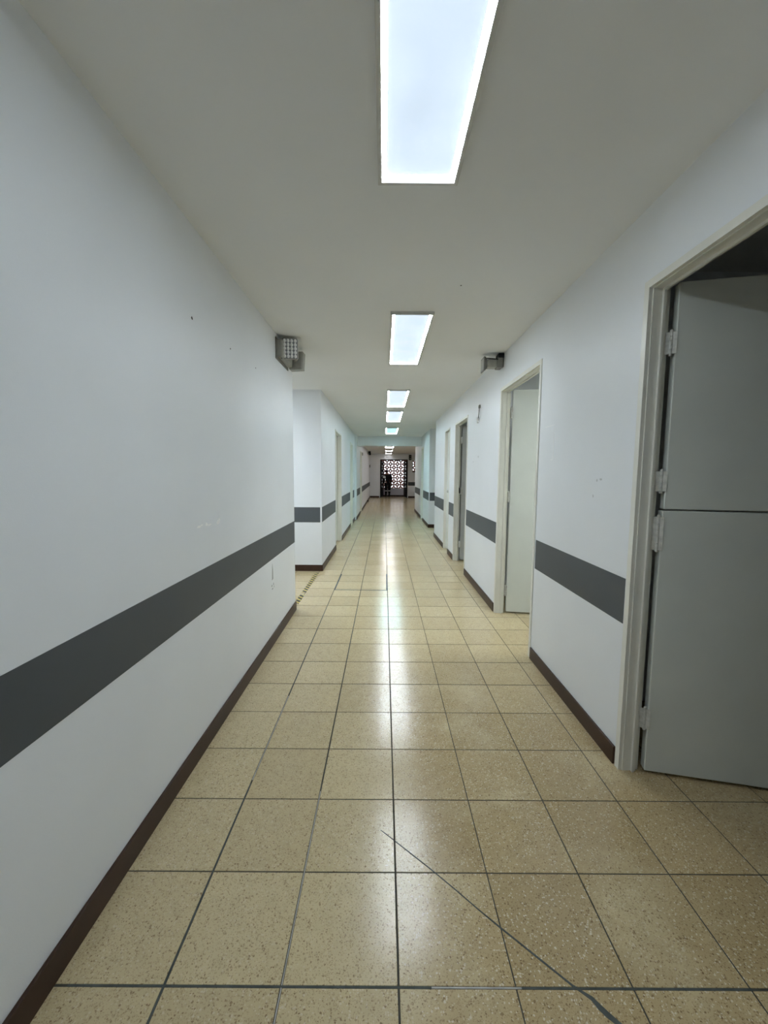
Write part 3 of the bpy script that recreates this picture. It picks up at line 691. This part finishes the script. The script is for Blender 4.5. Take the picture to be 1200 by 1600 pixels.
edges = [(0,1),(1,2),(2,3),(3,4),(4,5),(5,6),(6,7),(0,8),(8,9),(9,10),(10,11),(0,12),(12,13),(13,14),(14,15),(3,16),(16,17),(17,18),(18,19),(3,20),(20,21),(21,22),(22,23),(6,24)]
bd = skin('body', body, edges, 0, M_skin, pe)
for s, base in ((-1, body[19]), (1, body[23])):
    for k in range(4):
        dx = (k-1.5)*0.017
        skin('finger', [(base[0]+dx, base[1], base[2]-0.015, 0.0085), (base[0]+dx-0.004, base[1]+0.002*s, base[2]-0.05, 0.008), (base[0]+dx-0.012, base[1]-0.004*s, base[2]-0.082+abs(k-1.5)*0.006, 0.007)], [(0,1),(1,2)], 0, M_skin, bd, 1)
    skin('thumb', [(base[0]-0.02, base[1], base[2]+0.005, 0.0095), (base[0]-0.042, base[1]-0.006*s, base[2]-0.022, 0.009), (base[0]-0.048, base[1]-0.008*s, base[2]-0.048, 0.008)], [(0,1),(1,2)], 0, M_skin, bd, 1)
g = 1.22
def grow(i, k=1.0, dr=0.024): q = body[i]; return (q[0], q[1], q[2], q[3]*k+dr)
jk = [(body[0][0], body[0][1], 0.70, 0.135), grow(1), grow(2), grow(3), (body[4][0], body[4][1], 1.27, 0.062), grow(16), grow(17), grow(18, 1, 0.012), grow(20), grow(21), grow(22, 1, 0.012)]
skin('jacket', jk, [(0,1),(1,2),(2,3),(3,4),(3,5),(5,6),(6,7),(3,8),(8,9),(9,10)], 0, M_cloth, pe)
tr = [(body[0][0], body[0][1], 0.86, 0.12), grow(8), grow(9), (body[10][0], body[10][1], 0.17, 0.062), grow(12), grow(13), (body[14][0], body[14][1], 0.17, 0.062)]
skin('trousers', tr, [(0,1),(1,2),(2,3),(0,4),(4,5),(5,6)], 0, M_cloth, pe)
for a, b in ((10, 11), (14, 15)):
    q, w = body[a], body[b]
    skin('boot', [(q[0], q[1], 0.30, 0.056), (q[0], q[1], 0.09, 0.052), (w[0], w[1], 0.042, 0.042)], [(0,1),(1,2)], 0, M_black, pe)
    bm = bmesh.new(); cyl(bm, (q[0], q[1], 0.335), (q[0], q[1], 0.375), 0.072, 0.074, n=20); obj('reflective_band', bm, M_refl, pe, smooth=False)
bm = bmesh.new(); ball(bm, (PX-0.012, PY-0.07, 1.435), 0.106, (1.02, 0.95, 0.78), 18, 10); box(bm, PX-0.185, PX-0.06, PY-0.135, PY-0.005, 1.425, 1.436, bev=0.004)
obj('cap', bm, M_cap, pe, smooth=True)
bm = bmesh.new()
for s in (-1, 1): ball(bm, (PX-0.088, PY-0.07+s*0.030, 1.412), 0.010)
obj('eye', bm, M_black, pe)
bm = bmesh.new()
for s in (-1, 1): ball(bm, (PX-0.010, PY-0.07+s*0.082, 1.39), 0.022, (0.7, 0.35, 1.2))
obj('ear', bm, M_skin, pe)
bm = bmesh.new(); box(bm, PX-0.102, PX-0.088, PY-0.092, PY-0.048, 1.352, 1.358, bev=0.002); obj('mouth', bm, M_cap, pe)
bm = bmesh.new(); cyl(bm, (PX+0.003, PY-0.172, 1.17), (PX+0.016, PY-0.197, 1.05), 0.081, 0.073, n=20); tag(obj('reflective_band', bm, M_refl, pe), 'pale reflective band on the upper arm')
pe.rotation_euler = (0, 0, math.radians(-78))
